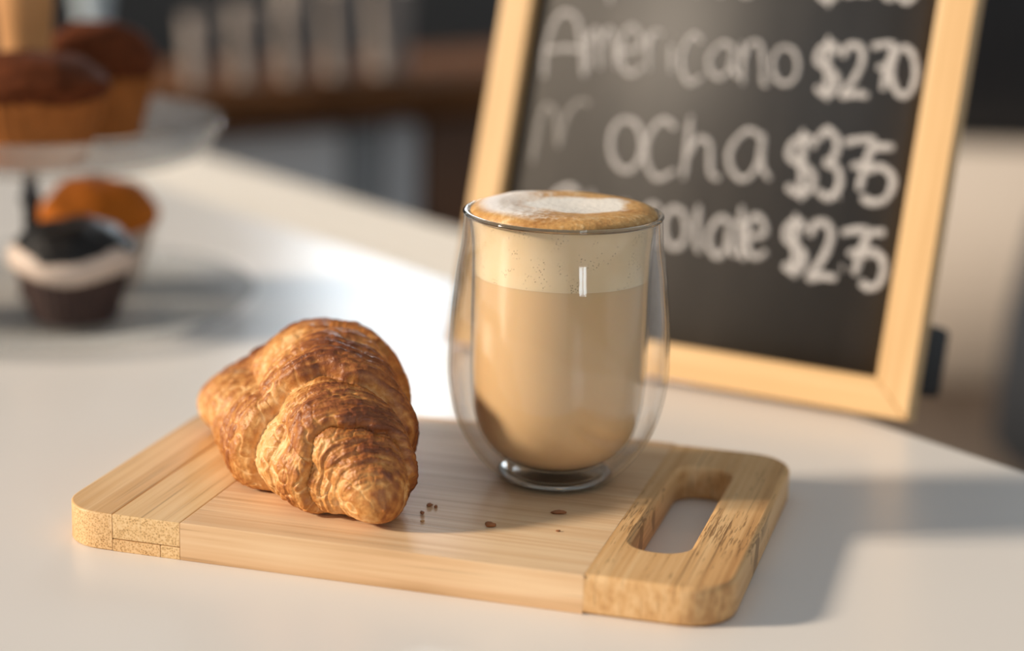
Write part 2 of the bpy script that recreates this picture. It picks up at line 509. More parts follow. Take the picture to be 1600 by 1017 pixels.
    for i in range(NS + 1):
        for j in range(NT_):
            s = float(WW[i, j]); ct = float(CT[i, j]); st = float(ST[i, j]); R = float(RL[i, j])
            n1 = noise.noise(Vector((s * 3.0, ct * 1.3, st * 1.3 + 5)))
            n2 = noise.noise(Vector((s * 14, ct * 2.6 + 9, st * 2.6)))
            skf = -.045 * st - .02 * (1 - ct) + .035 * n1 + .012 * n2
            skb = -(.03 * st + .02 * n1 + .010 * n2)
            h = saw(s, front, 1, skf) if s < .52 else saw(s, back, -1, skb)
            k = min(1.0, R / .017) * min(1.0, max(0.0, s - .006) * 22) * min(1.0, max(0.0, .99 - s) * 12)
            w_ = s - .5 * (skf if s < .5 else skb)
            px, py, pz = V[i, j]
            P3 = Vector((px, py, pz))
            rid = noise.noise(Vector((w_ * 150 + n1 * 3, ct * 1.5, st * 1.5)))
            rid2 = noise.noise(Vector((w_ * 340 + n2 * 2, ct * 3.0 + 3, st * 3.0)))
            fl_ = noise.noise(P3 * 330)
            pim = noise.noise(P3 * 900)
            crk = noise.noise(P3 * 150 + Vector((3, 7, 1)))
            lump = noise.noise(P3 * 55)
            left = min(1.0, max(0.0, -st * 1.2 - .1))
            cr2 = -max(0, .10 - abs(crk)) * 10 * (.30 + .70 * left)
            d = h * k + k * (.00075 * rid * (1.05 - .6 * left) + .00045 * rid2 * (1 - .4 * left) + .00050 * fl_ + .00022 * pim + .00065 * cr2 + .0014 * n1 + .0014 * lump)
            q = P3 + Vector(NN[i, j]) * d
            zmin = T0 + .0002
            if q.z < zmin + .004:
                q.z = zmin + .004 * math.exp((q.z - zmin - .004) / .004)
            v.append(q)
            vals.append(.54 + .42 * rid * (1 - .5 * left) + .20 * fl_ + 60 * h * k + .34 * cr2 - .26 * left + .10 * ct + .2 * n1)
    f = []
    for i in range(NS):
        for j in range(NT_):
            j2 = (j + 1) % NT_
            f.append((i * NT_ + j, i * NT_ + j2, (i + 1) * NT_ + j2, (i + 1) * NT_ + j))
    f.append(tuple(range(NT_ - 1, -1, -1)))
    f.append(tuple(NS * NT_ + j for j in range(NT_)))
    o = Vector((-.085, .80, T0))
    me = bpy.data.meshes.new('croissant')
    me.from_pydata([tuple(p - o) for p in v], [], f)
    at_ = me.attributes.new('bake', 'FLOAT', 'POINT')
    at_.data.foreach_set('value', vals)
    bm = bmesh.new(); bm.from_mesh(me); bmesh.ops.recalc_face_normals(bm, faces=bm.faces); bm.to_mesh(me); bm.free()
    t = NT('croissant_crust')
    a = t.n('Attribute'); a.attribute_name = 'bake'
    sp = t.noise(t.coord(), 420, 4, .65)
    bl = t.noise(t.coord(), 55, 4, .6)
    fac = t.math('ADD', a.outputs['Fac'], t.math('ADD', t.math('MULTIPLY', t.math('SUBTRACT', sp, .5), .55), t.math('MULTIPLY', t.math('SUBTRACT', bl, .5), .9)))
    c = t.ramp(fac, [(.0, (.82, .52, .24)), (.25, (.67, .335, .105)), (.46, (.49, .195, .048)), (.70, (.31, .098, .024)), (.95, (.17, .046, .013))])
    vo = t.voro(t.coord(), 210)
    hh = t.math('ADD', t.math('MULTIPLY', sp, .6), t.math('MULTIPLY', vo, .5))
    t.bsdf(c, .42, t.bump(hh, .6, .0014), Specular_IOR_Level=.4, Subsurface_Weight=.0)
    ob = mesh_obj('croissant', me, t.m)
    ob.location = o
    tag(ob, 'golden brown flaky croissant lying on the left of the cutting board', 'croissant')
build_croissant()

# ------------------------------------------------------------------ crumbs on the board
M['crumb'] = plain('crumb_crust', (.30, .11, .035), .6, .3, 300)
M['crumb_pale'] = plain('crumb_pale', (.55, .30, .12), .6, .3, 300)
rnd = random.Random(5)
def crumb(x, y, sx, sy, sz, label, mat, a=0):
    bm = bmesh.new()
    bmesh.ops.create_icosphere(bm, subdivisions=2, radius=1)
    for v in bm.verts:
        n_ = 1 + .5 * noise.noise(v.co * 1.7 + Vector((x * 900, y * 900, 0)))
        v.co = Vector((v.co.x * sx * n_, v.co.y * sy * n_, v.co.z * sz * n_))
    zm = min(v.co.z for v in bm.verts)
    for v in bm.verts: v.co.z -= zm
    o = bm_obj('crumb', bm, mat, smooth=True)
    o.location = (x, y, TZ + BT); o.rotation_euler = (0, 0, a)
    tag(o, label, 'crumb', 'croissant crumbs on the board')
crumb(-.0062, .7297, .0022, .0014, .0011, 'largest dark croissant crumb between croissant and glass foot', M['crumb'])
crumb(.0210, .7470, .0030, .0009, .0008, 'long thin dark crumb in front of the glass foot', M['crumb'])
crumb(-.0310, .7515, .0014, .0008, .0007, 'small brown crumb beside the croissant, furthest from the camera', M['crumb'], .4)
crumb(-.0285, .7500, .0007, .0010, .0006, 'speck of crust just right of the small brown crumb', M['crumb'], .2)
crumb(-.0335, .7415, .0008, .0012, .0007, 'tiny upright crumb close to the croissant tip', M['crumb'], .1)
crumb(.0205, .7265, .0010, .0004, .0004, 'tiny flat speck in front of the long thin crumb', M['crumb'])
crumb(-.0330, .7330, .0009, .0006, .0004, 'pale flake lying by the croissant tip', M['crumb_pale'], .6)

# ------------------------------------------------------------------ double walled glass and latte
GX, GY, GZ = .0199, .7937, TZ + BT
gl = empty('double_wall_glass', (GX, GY, GZ)); tag(gl, 'clear double-walled glass tumbler standing on the cutting board', 'glass')
RIM = .1145
outer = catmull([(.0205, .0002), (.0238, .0014), (.0278, .0046), (.0332, .0103), (.0388, .0185), (.0430, .0280), (.0458, .0410), (.0463, .0520), (.0457, .0690), (.0438, .0880), (.0418, .1010), (.0408, RIM - .001)], 6)
def shell(name, prof, th, mat, parent, n=96):
    """closed shell, th towards the axis"""
    inn = []
    for i, (r, z) in enumerate(prof):
        a = prof[max(i - 1, 0)]; b = prof[min(i + 1, len(prof) - 1)]
        dx, dz = b[0] - a[0], b[1] - a[1]; l_ = math.hypot(dx, dz) or 1
        inn.append((max(r - th * dz / l_, 0.0) if r > 1e-6 else 0.0, z + th * dx / l_))
    return lathe(name, list(prof) + inn[::-1] + [prof[0]], mat, parent, n)
shell('outer_wall', outer, .0011, M['glass_wall'], gl)
inner = catmull([(.0004, .0050), (.0130, .0060), (.0235, .0100), (.0312, .0180), (.0352, .0290), (.0368, .0430), (.0371, .0600), (.0371, .0850), (.0374, .1000), (.0386, .1090), (.0400, RIM - .0012)], 6)
shell('inner_wall', inner, .0009, M['glass_wall'], gl)
rt_ = []
for k in range(13):
    a = 2 * math.pi * k / 12
    rt_.append((.0402 + .0011 * math.cos(a), RIM - .0006 + .0010 * math.sin(a)))
lathe('rim', rt_, M['glass_solid'], gl, 96)
lathe('base', [(0, .0006), (.0185, .0006), (.0200, .0006), (.0222, .0018), (.0238, .0036), (.0225, .0044), (.018, .0040), (.010, .0036), (0, .0036)], M['glass_solid'], gl, 72)

lt = empty('latte', (GX, GY, GZ)); tag(lt, 'milky tan latte with white foam filling the glass', 'drink')
def inset(prof, d, z0, z1):
    out = []
    for i, (r, z) in enumerate(prof):
        a = prof[max(i - 1, 0)]; b = prof[min(i + 1, len(prof) - 1)]
        dx, dz = b[0] - a[0], b[1] - a[1]; l_ = math.hypot(dx, dz) or 1
        rr, zz = max(r - d * dz / l_, 0), z + d * dx / l_
        if z0 <= zz <= z1: out.append((rr, zz))
    return out
FZ = .0885
t = NT('milky_coffee')
nn = t.noise(t.coord(scale=(1, 1, .6)), 30, 3)
t.bsdf(t.ramp(nn, [(.3, (.74, .49, .25)), (.7, (.78, .53, .28))]), .35, Subsurface_Weight=.25, Subsurface_Radius=(.01, .006, .003), Subsurface_Scale=.4)
M['coffee'] = t.m
ci = [(0, .0062)] + inset(inner, .00115, .0060, FZ - .0005)
lathe('coffee', ci + [(ci[-1][0], FZ), (0, FZ)], M['coffee'], lt, 96)
t = NT('milk_foam_side')
v_ = t.coord()
nn = t.noise(v_, 60, 4)
bub = t.voro(v_, 900)
bubf = t.ramp(bub, [(.20, (1, 1, 1)), (.32, (0, 0, 0))])
spn = t.ramp(t.noise(v_, 160, 2), [(.52, (0, 0, 0)), (.62, (1, 1, 1))])
c0 = t.ramp(nn, [(.3, (.86, .64, .37)), (.7, (.92, .72, .46))])
c0 = t.mix(t.math('MULTIPLY', bubf, t.math('MULTIPLY', spn, .7)), c0, (.40, .25, .12))
t.bsdf(c0, .5, Subsurface_Weight=.2, Subsurface_Radius=(.01, .007, .004), Subsurface_Scale=.4)
M['foam_side'] = t.m
t = NT('latte_top')
v_ = t.coord()
sx = t.n('SeparateXYZ'); t.l(v_, sx.inputs[0])
wob = t.noise(v_, 70, 4, .6)
fine = t.noise(v_, 420, 4, .6)
# white pour: blob centred slightly right of the middle
dx = t.math('MULTIPLY', t.math('SUBTRACT', sx.outputs['X'], .006), 40.0)
dy = t.math('MULTIPLY', t.math('SUBTRACT', sx.outputs['Y'], .004), 52.0)
d2 = t.math('SQRT', t.math('ADD', t.math('MULTIPLY', dx, dx), t.math('MULTIPLY', dy, dy)))
d2 = t.math('ADD', d2, t.math('MULTIPLY', t.math('SUBTRACT', wob, .5), .9))
milk = t.ramp(d2, [(.72, (1, 1, 1)), (.92, (0, 0, 0))])
# pale bubbly froth on the left
fx = t.math('ADD', t.math('MULTIPLY', sx.outputs['X'], -38.0), t.math('MULTIPLY', t.math('SUBTRACT', t.math('ADD', wob, fine), 1.0), 2.0))
froth = t.ramp(fx, [(.10, (0, 0, 0)), (.62, (1, 1, 1))])
rr_ = t.math('SQRT', t.math('ADD', t.math('MULTIPLY', sx.outputs['X'], sx.outputs['X']), t.math('MULTIPLY', sx.outputs['Y'], sx.outputs['Y'])))
ring = t.ramp(t.math('MULTIPLY', rr_, 25.0), [(.78, (1, 1, 1)), (.90, (0, 0, 0))])
crema = t.ramp(t.math('ADD', t.math('MULTIPLY', wob, .6), t.math('MULTIPLY', fine, .4)), [(.34, (.40, .175, .045)), (.52, (.60, .33, .11)), (.68, (.80, .58, .32))])
c = t.mix(t.math('MULTIPLY', t.math('MULTIPLY', froth, ring), .85), crema, (.80, .74, .68))
c = t.mix(milk, c, (.86, .82, .76))
hgt = t.math('ADD', t.math('MULTIPLY', t.voro(v_, 420), .6), fine)
t.bsdf(c, .45, t.bump(hgt, .35, .0008), Specular_IOR_Level=.4)
M['latte_top'] = t.m
fi = inset(inner, .00115, FZ, RIM)
fm = lathe('foam', [(0, FZ)] + [(fi[0][0], FZ)] + fi + [(0, fi[-1][1])], M['foam_side'], lt, 96)
rt = fi[-1][0]; z0 = fi[-1][1]
lathe('foam_top', [(0, z0 - .003), (rt - .0012, z0 - .003), (rt - .0002, z0 - .0004)] +
      [(rt * k, z0 + dz) for k, dz in ((.985, .0012), (.95, .0024), (.88, .0034), (.78, .0040), (.64, .0039), (.5, .0033), (.36, .0028), (.2, .0026), (.08, .0026))] + [(0, z0 + .0026)],
      M['latte_top'], lt, 128,
      mod=lambda th, i, r, z: (r, z + (.0007 * noise.noise(Vector((math.cos(th) * r * 60, math.sin(th) * r * 60, 2))) if i > 3 else 0)))

# ------------------------------------------------------------------ chalkboard
CB0 = Vector((-.0354, 1.0624, TZ + .0030)); CW, CH = .2665, .36
cw = Vector((.8762, -.482, 0)); cu_ = Vector((.1329, .2415, .9613)); cn = cw.cross(cu_)
sg = empty('chalkboard_sign')
sm_ = Matrix((cw, cu_, cn)).transposed().to_4x4(); sm_.translation = CB0
sg.matrix_world = sm_
tag(sg, 'wood framed menu chalkboard with coffee prices behind the latte', 'chalkboard')
# local: x right, y up the board, z toward the viewer
def pine(name, axis, seed):
    t = NT(name)
    s1 = (5, 160, 160) if axis == 'x' else (160, 5, 160)
    n1_ = t.noise(t.coord(scale=s1, loc=(seed, seed, 0)), 1, 4, .55)
    t.bsdf(t.ramp(n1_, [(.3, (.60, .36, .15)), (.52, (.70, .45, .21)), (.75, (.78, .54, .28))]), .5, t.bump(n1_, .15, .0005))
    return t.m
M['pine_x'] = pine('pine_rail', 'x', 1.0); M['pine_y'] = pine('pine_stile', 'y', 2.0)
FW, FT = .0192, .014
def rail(pts, mat):
    return slab('frame_rail', [pts], -FT + .004, .004, .0012, mat, sg)
m_ = FW
rail([(0, 0), (CW, 0), (CW - m_, m_), (m_, m_)], M['pine_x'])
rail([(0, CH), (m_, CH - m_), (CW - m_, CH - m_), (CW, CH)][::1], M['pine_x'])
rail([(0, 0), (m_, m_), (m_, CH - m_), (0, CH)], M['pine_y'])
rail([(CW, 0), (CW, CH), (CW - m_, CH - m_), (CW - m_, m_)], M['pine_y'])
t = NT('chalkboard_slate')
v_ = t.coord()
sm1 = t.noise(t.coord(scale=(9, 4, 1), rot=(0, 0, .5)), 1.0, 5, .6, .6)
sm2 = t.noise(t.coord(scale=(60, 12, 1), rot=(0, 0, .25)), 1.0, 4, .6)
c = t.ramp(t.math('ADD', t.math('MULTIPLY', sm1, .7), t.math('MULTIPLY', sm2, .3)), [(.35, (.023, .020, .018)), (.55, (.039, .034, .030)), (.75, (.066, .057, .050))])
t.bsdf(c, .64, Specular_IOR_Level=.85)
M['slate'] = t.m
box('slate_panel', .012, CW - .012, .012, CH - .012, -.0060, -.0030, M['slate'], sg)
box('back_board', .012, CW - .012, .012, CH - .012, -.0096, -.0076, M['metal_dark'], sg)
for u0 in (.001, CW - .019):
    bm = bmesh.new()
    add_box(bm, u0, u0 + .018, .0135, .050, -.052, -FT + .0035, .003)
    bm_obj('stand_foot', bm, M['rubber'], sg, sharp=math.radians(50))

# chalk handwriting: strokes in a unit box, smoothed
arc = lambda cx, cy, rx, ry, a0, a1, n=9: [(cx + rx * math.cos(math.radians(a0 + (a1 - a0) * k / n)), cy + ry * math.sin(math.radians(a0 + (a1 - a0) * k / n))) for k in range(n + 1)]
GL = {
 'A': [[(.0, 0), (.06, .45), (.25, .85), (.5, 1), (.78, .9), (.9, .5), (.95, 0)], [(.08, .42), (.5, .45), (.95, .42)]],
 'm': [[(.03, .9), (.06, 0)], [(.05, .55), (.25, .95), (.42, .75), (.45, .05)], [(.46, .55), (.68, .95), (.9, .75), (.96, .05)]],
 'e': [[(.1, .48), (.88, .58), (.75, .92), (.4, 1), (.08, .6), (.2, .12), (.55, 0), (.95, .15)]],
 'r': [[(.15, .95), (.2, 0)], [(.2, .55), (.45, .95), (.95, .9)]],
 'i': [[(.5, .7), (.5, 0)], [(.48, .95), (.54, .98)]],
 'c': [[(.95, .85), (.6, 1), (.2, .75), (.1, .35), (.4, .02), (.95, .15)]],
 'a': [[(.82, .85), (.5, 1), (.12, .65), (.12, .25), (.4, .02), (.72, .3), (.84, .9), (.82, .3), (1, .02)]],
 'n': [[(.08, .95), (.1, 0)], [(.1, .5), (.35, .92), (.7, .9), (.8, .5), (.82, .05), (.98, .02)]],
 'o': [arc(.5, .5, .42, .48, 80, 445, 14)],
 '$': [[(.92, .74), (.65, .88), (.25, .80), (.15, .62), (.5, .5), (.85, .36), (.75, .16), (.4, .10), (.08, .22)], [(.55, 1), (.5, 0)]],
 '2': [[(.08, .75), (.3, .98), (.7, .95), (.8, .7), (.5, .35), (.05, .03), (.5, .06), (1, .02)]],
 '.': [[(.3, .4), (.6, .5)]],
 '7': [[(.05, .92), (.5, .97), (.95, .93), (.7, .5), (.5, 0)], [(.25, .48), (.95, .50)]],
 '0': [arc(.5, .5, .42, .48, 90, 455, 14)],
 'M': [[(.02, 0), (.12, .6), (.25, .95), (.42, .8), (.48, .25)], [(.48, .3), (.6, .75), (.8, 1), (1, .98)]],
 'h': [[(.3, 1), (.12, .0)], [(.16, .3), (.45, .62), (.72, .55), (.75, .1), (.95, .02)]],
 '3': [[(.1, .85), (.45, 1), (.8, .82), (.65, .58), (.4, .52), (.8, .42), (.85, .18), (.5, 0), (.08, .12)]],
 '5': [[(.95, .95), (.35, .93), (.25, .58), (.6, .62), (.92, .4), (.75, .08), (.35, 0), (.08, .12)]],
 'C': [[(.95, .85), (.6, 1), (.15, .75), (.08, .3), (.4, 0), (.95, .12)]],
 'l': [[(.55, 1), (.45, .1), (.7, .0)]],
 't': [[(.55, 1), (.45, .15), (.75, .0)], [(.1, .65), (.95, .70)]],
 'E': [[(.9, .95), (.3, .95), (.1, .55), (.1, .1), (.9, .05)], [(.1, .52), (.75, .55)]],
 's': [[(.9, .85), (.5, 1), (.15, .78), (.5, .52), (.85, .28), (.5, 0), (.1, .12)]],
 'p': [[(.2, 1), (.1, 0)], [(.2, .85), (.6, 1), (.9, .75), (.6, .42), (.2, .5)]],
}
LINES = [
 ('Espresso', [('E',.0271,.2052,.0158,.0010,-.0050,.0273),('s',.0452,.2042,.0136,.0009,-.0037,.0204),('p',.0622,.1969,.0172,.0012,-.0052,.0287),('r',.0798,.2065,.0132,.0009,-.0031,.0173),('e',.0940,.2060,.0141,.0009,-.0031,.0172),('s',.1090,.2060,.0121,.0008,-.0031,.0175),('s',.1224,.2062,.0116,.0008,-.0031,.0174),('o',.1349,.2060,.0154,.0010,-.0031,.0176)], .8),
 ('price', [('$',.1811,.2031,.0155,.0011,-.0059,.0342),('2',.1979,.2102,.0145,.0010,-.0042,.0247),('.',.2142,.2113,.0040,.0003,-.0007,.0039),('5',.2195,.2100,.0100,.0007,-.0041,.0244),('0',.2265,.2082,.0148,.0010,-.0046,.0273)], 1.0),
 ('Americano', [('A',.0307,.1532,.0262,.0023,-.0066,.0357),('m',.0562,.1589,.0192,.0016,-.0043,.0238),('e',.0757,.1592,.0155,.0013,-.0045,.0249),('r',.0913,.1619,.0112,.0010,-.0039,.0217),('i',.1033,.1623,.0074,.0006,-.0037,.0205),('c',.1126,.1568,.0139,.0012,-.0046,.0259),('a',.1274,.1609,.0187,.0016,-.0033,.0186),('n',.1471,.1592,.0159,.0014,-.0041,.0235),('o',.1637,.1607,.0167,.0015,-.0035,.0200)], .7),
 ('price', [('$',.1895,.1546,.0153,.0014,-.0057,.0329),('2',.2049,.1577,.0154,.0014,-.0046,.0268),('.',.2145,.1592,.0043,.0004,-.0007,.0039),('7',.2218,.1625,.0132,.0012,-.0041,.0240),('0',.2329,.1603,.0157,.0014,-.0042,.0252)], 1.0),
 ('Mocha', [('M',.0319,.1053,.0358,.0038,-.0061,.0331),('o',.0788,.1058,.0225,.0025,-.0052,.0286),('c',.1002,.1037,.0203,.0023,-.0057,.0317),('h',.1209,.1060,.0246,.0027,-.0060,.0338),('a',.1477,.1083,.0247,.0028,-.0046,.0261)], .8),
 ('price', [('$',.1819,.1014,.0192,.0022,-.0064,.0368),('3',.1994,.1048,.0162,.0019,-.0060,.0346),('.',.2117,.1055,.0040,.0005,-.0007,.0039),('7',.2151,.1099,.0179,.0021,-.0045,.0266),('5',.2254,.1051,.0204,.0024,-.0049,.0290)], 1.1),
 ('Chocolate', [('C',.0484,.0680,.0212,.0026,-.0046,.0251),('h',.0712,.0688,.0159,.0020,-.0046,.0252),('o',.0875,.0687,.0150,.0019,-.0037,.0202),('c',.1035,.0687,.0140,.0018,-.0038,.0210),('o',.1179,.0684,.0156,.0020,-.0039,.0216),('l',.1340,.0698,.0093,.0012,-.0042,.0235),('a',.1441,.0670,.0163,.0021,-.0037,.0207),('t',.1591,.0683,.0091,.0012,-.0048,.0272),('e',.1653,.0698,.0126,.0016,-.0037,.0211)], .9),
 ('price', [('$',.1880,.0620,.0143,.0019,-.0057,.0327),('2',.2032,.0628,.0161,.0022,-.0050,.0292),('.',.2207,.0691,.0040,.0005,-.0007,.0039),('7',.2217,.0673,.0159,.0021,-.0040,.0232),('5',.2334,.0623,.0150,.0021,-.0049,.0288)], 1.1),
]
M['chalk'] = plain('white_chalk', (.44, .42, .41), .9, .35, 500)
M['chalk_faint'] = plain('rubbed_chalk', (.25, .235, .22), .9, .3, 400)
def stroke_mesh(bm, pts, hw, zt):
    """ribbon of chalk with rounded ends and a little thickness, lying on the slate"""
    pts = [Vector(p) for p in pts]
    rows = []
    n = len(pts)
    for i, p in enumerate(pts):
        d = (pts[min(i + 1, n - 1)] - pts[max(i - 1, 0)])
        d = d.normalized() if d.length > 1e-9 else Vector((1, 0))
        nn_ = Vector((-d.y, d.x))
        w = hw * (1 + .22 * noise.noise(Vector((p.x * 300, p.y * 300, 0))))
        if i == 0 or i == n - 1: w *= .5
        rows.append([bm.verts.new((p.x - nn_.x * w, p.y - nn_.y * w, -.0030)), bm.verts.new((p.x - nn_.x * w * .6, p.y - nn_.y * w * .6, zt)),
                     bm.verts.new((p.x + nn_.x * w * .6, p.y + nn_.y * w * .6, zt)), bm.verts.new((p.x + nn_.x * w, p.y + nn_.y * w, -.0030))])
    for a, b in zip(rows[:-1], rows[1:]):
        for k in range(3): bm.faces.new((a[k], a[k + 1], b[k + 1], b[k]))
for nm, glyphs, wgt in LINES:
    for gi, (ch, u0, v0, wx, wy, hx, hy) in enumerate(glyphs):
        if nm == 'price': u0 -= .0045 * (u0 - .182) / .05; wx *= .95
        bm = bmesh.new()
        for si, st in enumerate(GL[ch]):
            pp = [(u0 + x * wx + y * hx, v0 + x * wy + y * hy) for x, y in catmull(st, 5)]
            stroke_mesh(bm, pp, .0018 * wgt, -.0026 + .00005 * si + .00003 * gi)
        bm_obj('chalk_letter', bm, M['chalk_faint'] if ch == 'M' else M['chalk'], sg, smooth=True)

# ------------------------------------------------------------------ cake stand with muffins
SX, SY = -.283, 1.128
st_ = empty('cake_stand', (SX, SY, TZ)); tag(st_, 'two-tier glass cake stand with a dark post behind the croissant', 'cake stand')
def dish(name, r, z, foot):
    pr = catmull([(0, .005), (r * .70, .005), (r * .87, .0052), (r * .95, .006 + (foot - .006) * .6), (r, foot)], 5)
    lo_ = catmull([(r + .0012, foot - .001), (r * .96, (foot - .004) * .6), (r * .89, .0008), (r * .70, .0), (0, 0)], 5)
    o = lathe(name, [(a, b + z) for a, b in pr + lo_], M['glass_dish'], st_, 72)
    return o
t = NT('pressed_glass')
trn = t.n('BsdfTransparent'); trn.inputs['Color'].default_value = (.965, .97, .97, 1)
df = t.n('BsdfTranslucent'); df.inputs['Color'].default_value = (.75, .76, .76, 1)
gs = t.n('BsdfGlossy'); gs.inputs['Roughness'].default_value = .05
lwd = t.n('LayerWeight'); lwd.inputs['Blend'].default_value = .5
m1 = t.n('MixShader'); m1.inputs[0].default_value = .22
m2 = t.n('MixShader'); t.l(t.math('ADD', t.math('MULTIPLY', t.math('POWER', lwd.outputs['Facing'], 4.0), .25), .04), m2.inputs[0])
t.l(trn.outputs[0], m1.inputs[1]); t.l(df.outputs[0], m1.inputs[2]); t.l(m1.outputs[0], m2.inputs[1]); t.l(gs.outputs[0], m2.inputs[2]); t.l(m2.outputs[0], t.out.inputs['Surface'])
M['glass_dish'] = t.m
ZL, ZU = .0005, .092
dish('lower_plate', .129, ZL, .013)
dish('upper_plate', .111, ZU, .022)
lathe('post', [(0, ZL + .006), (.009, ZL + .006), (.005, ZL + .02), (.0045, .06), (.007, .065), (.0045, .07), (.0045, ZU - .005), (.009, ZU), (0, ZU)], M['metal_dark'], st_, 24)
M['handle_wood'] = plain('tan_turned_wood', (.52, .25, .085), .6, .1, 30)
lathe('wooden_handle', [(0, ZU + .0055), (.014, ZU + .0055)] + catmull([(.015, ZU + .008), (.0155, ZU + .03), (.0145, ZU + .06), (.0165, ZU + .09), (.014, ZU + .11), (.006, ZU + .118)], 5) + [(0, ZU + .119)], M['handle_wood'], st_, 32)

def muffin(px, py, pz, r, h, crown, mat_top, mat_case, label, sugar=None, tilt=0, seed=0, band=None):
    e_ = empty('muffin', (px, py, pz)); tag(e_, label, 'muffin', 'muffins on the cake stand')
    n = 96
    case = [(0, .001), (r * .70, 0), (r * .72, .002), (r * .85, h * .55), (r * .97, h), (r * .95, h + .0008), (r * .82, h * .55), (r * .68, .003), (0, .003)]
    lathe('paper_case', case, mat_case, e_, n * 2, mod=lambda th, i, rr, z: (rr * (1 + .022 * math.cos(th * 32) * min(1, z / h + .3)), z + (.0012 * math.cos(th * 5 + seed) if z > h * .9 else 0)))
    top = [(0, .004), (r * .66, .004), (r * .80, h * .55), (r * .93, h - .001), (r * 1.03, h + .004), (r * 1.04, h + .010), (r * .94, h + .55 * crown), (r * .72, h + .83 * crown), (r * .4, h + .97 * crown), (0, h + crown)]
    pr = top[:4] + catmull(top[3:], 6)[1:]
    lathe('cake', pr, mat_top, e_, n, mod=lambda th, i, rr, z: (rr * (1 + (.05 * noise.noise(Vector((math.cos(th) * 2 + seed, math.sin(th) * 2, z * 60))) + .02 * noise.noise(Vector((math.cos(th) * 9 + seed, math.sin(th) * 9, z * 300)))) * (1 if z > h else 0)), z + (.003 * noise.noise(Vector((math.cos(th) * rr * 60, math.sin(th) * rr * 60, seed))) if z > h + .004 else 0)))
    if band is not None:
        lathe('cream_band', catmull([(r * .93, h - .004), (r * 1.05, h - .001), (r * 1.09, h + .005), (r * 1.05, h + .010), (r * .95, h + .012)], 4) + [(r * .8, h + .006), (r * .93, h - .004)], band, e_, n,
              mod=lambda th, i, rr, z: (rr, z + .002 * math.sin(th * 3 + seed)))
    return e_
M['cake_brown'] = plain('brown_muffin_crust', (.105, .028, .009), .8, .4, 120, .4, Specular_IOR_Level=.1)
M['cake_orange'] = plain('orange_muffin_crust', (.46, .13, .015), .8, .3, 120, .4, Specular_IOR_Level=.1)
M['cake_black'] = plain('dark_chocolate_glaze', (.008, .007, .007), .4, .3, 120, .3, Specular_IOR_Level=.3)
M['case_tan'] = plain('tan_paper_case', (.33, .115, .03), .8, .2, 80, Specular_IOR_Level=.1)
M['case_dark'] = plain('dark_paper_case', (.045, .022, .018), .7, .2, 80)
M['case_cream'] = plain('cream_paper_case', (.62, .50, .40), .7, .1, 80)
M['cream'] = plain('cream_filling', (.62, .50, .42), .6, .12, 80)
UZ, LZ = TZ + ZU + .0052, TZ + ZL + .0052
muffin(-.265, 1.066, UZ, .040, .036, .024, M['cake_brown'], M['case_tan'], 'big brown muffin in a tan paper case at the front of the upper plate', seed=1)
muffin(-.251, 1.172, UZ, .034, .036, .031, M['cake_brown'], M['case_tan'], 'brown muffin behind the big one at the right of the upper plate', seed=5)
muffin(-.249, 1.085, LZ, .0335, .030, .026, M['cake_black'], M['case_dark'], 'black chocolate muffin with a cream band on the lower plate', seed=3, band=M['cream'])
muffin(-.254, 1.178, LZ, .034, .034, .030, M['cake_orange'], M['case_cream'], 'orange brown muffin in a pale case behind the chocolate one', seed=7)
muffin(-.348, 1.09, LZ, .0335, .030, .024, M['cake_black'], M['case_dark'], 'dark muffin at the left picture edge on the lower plate', seed=9)

# ------------------------------------------------------------------ side counter beyond the table
M['cream_matte'] = plain('matte_cream_laminate', (.88, .80, .70), .75, .04, 5)
sd = empty('side_counter'); tag(sd, 'matte cream side counter running along the far table edge', 'counter')
lp = [tuple(e0 + ev * a + iv * b) for a, b in [(-1.08, -.14), (-.22, -.14), (-.22, -.012), (-1.08, -.012)]]
slab('counter_top', [lp], TZ - .05, TZ - .012, .003, M['cream_matte'], sd)
lp = [tuple(e0 + ev * a + iv * b) for a, b in [(-1.05, -.125), (-.25, -.125), (-.25, -.035), (-1.05, -.035)]]
slab('counter_body', [lp], 0, TZ - .05, .002, M['cream_matte'], sd)

# ------------------------------------------------------------------ bar with cups in the background
lv0, lv1 = Vector((-.512, 1.95)), Vector((-.0347, 2.3313))
lv0 = Vector((-.328, 2.0883)); dirl = (lv1 - lv0).normalized(); nrm = Vector((-dirl.y, dirl.x))
LEDGE = TZ - .004
bar_a = math.atan2(dirl.y, dirl.x)
M['wood_dark'] = plain('brown_bar_wood', (.13, .055, .022), .5, .25, 15)
M['grey_steel'] = plain('brushed_grey_steel', (.78, .77, .77), .5, .06, 12)
M['grey_dark'] = plain('dark_grey_panel', (.30, .31, .32), .5, .06, 12)
M['grey_light'] = plain('pale_grey_panel', (.55, .55, .56), .5, .06, 12)
M['cup_paper'] = plain('grey_paper_cup', (.32, .28, .255), .7, .06, 30)
M['bar_top'] = plain('matte_bar_wood', (.13, .055, .022), .9, .25, 15, Specular_IOR_Level=.05)
bt = box('bar_counter', -.62, 1.0, -.01, .30, -.038, 0, M['bar_top'], None, .004)
bt.location = (lv0.x, lv0.y, LEDGE); bt.rotation_euler = (0, 0, bar_a)
tag(bt, 'brown wooden bar top carrying a row of paper cups', 'bar top')
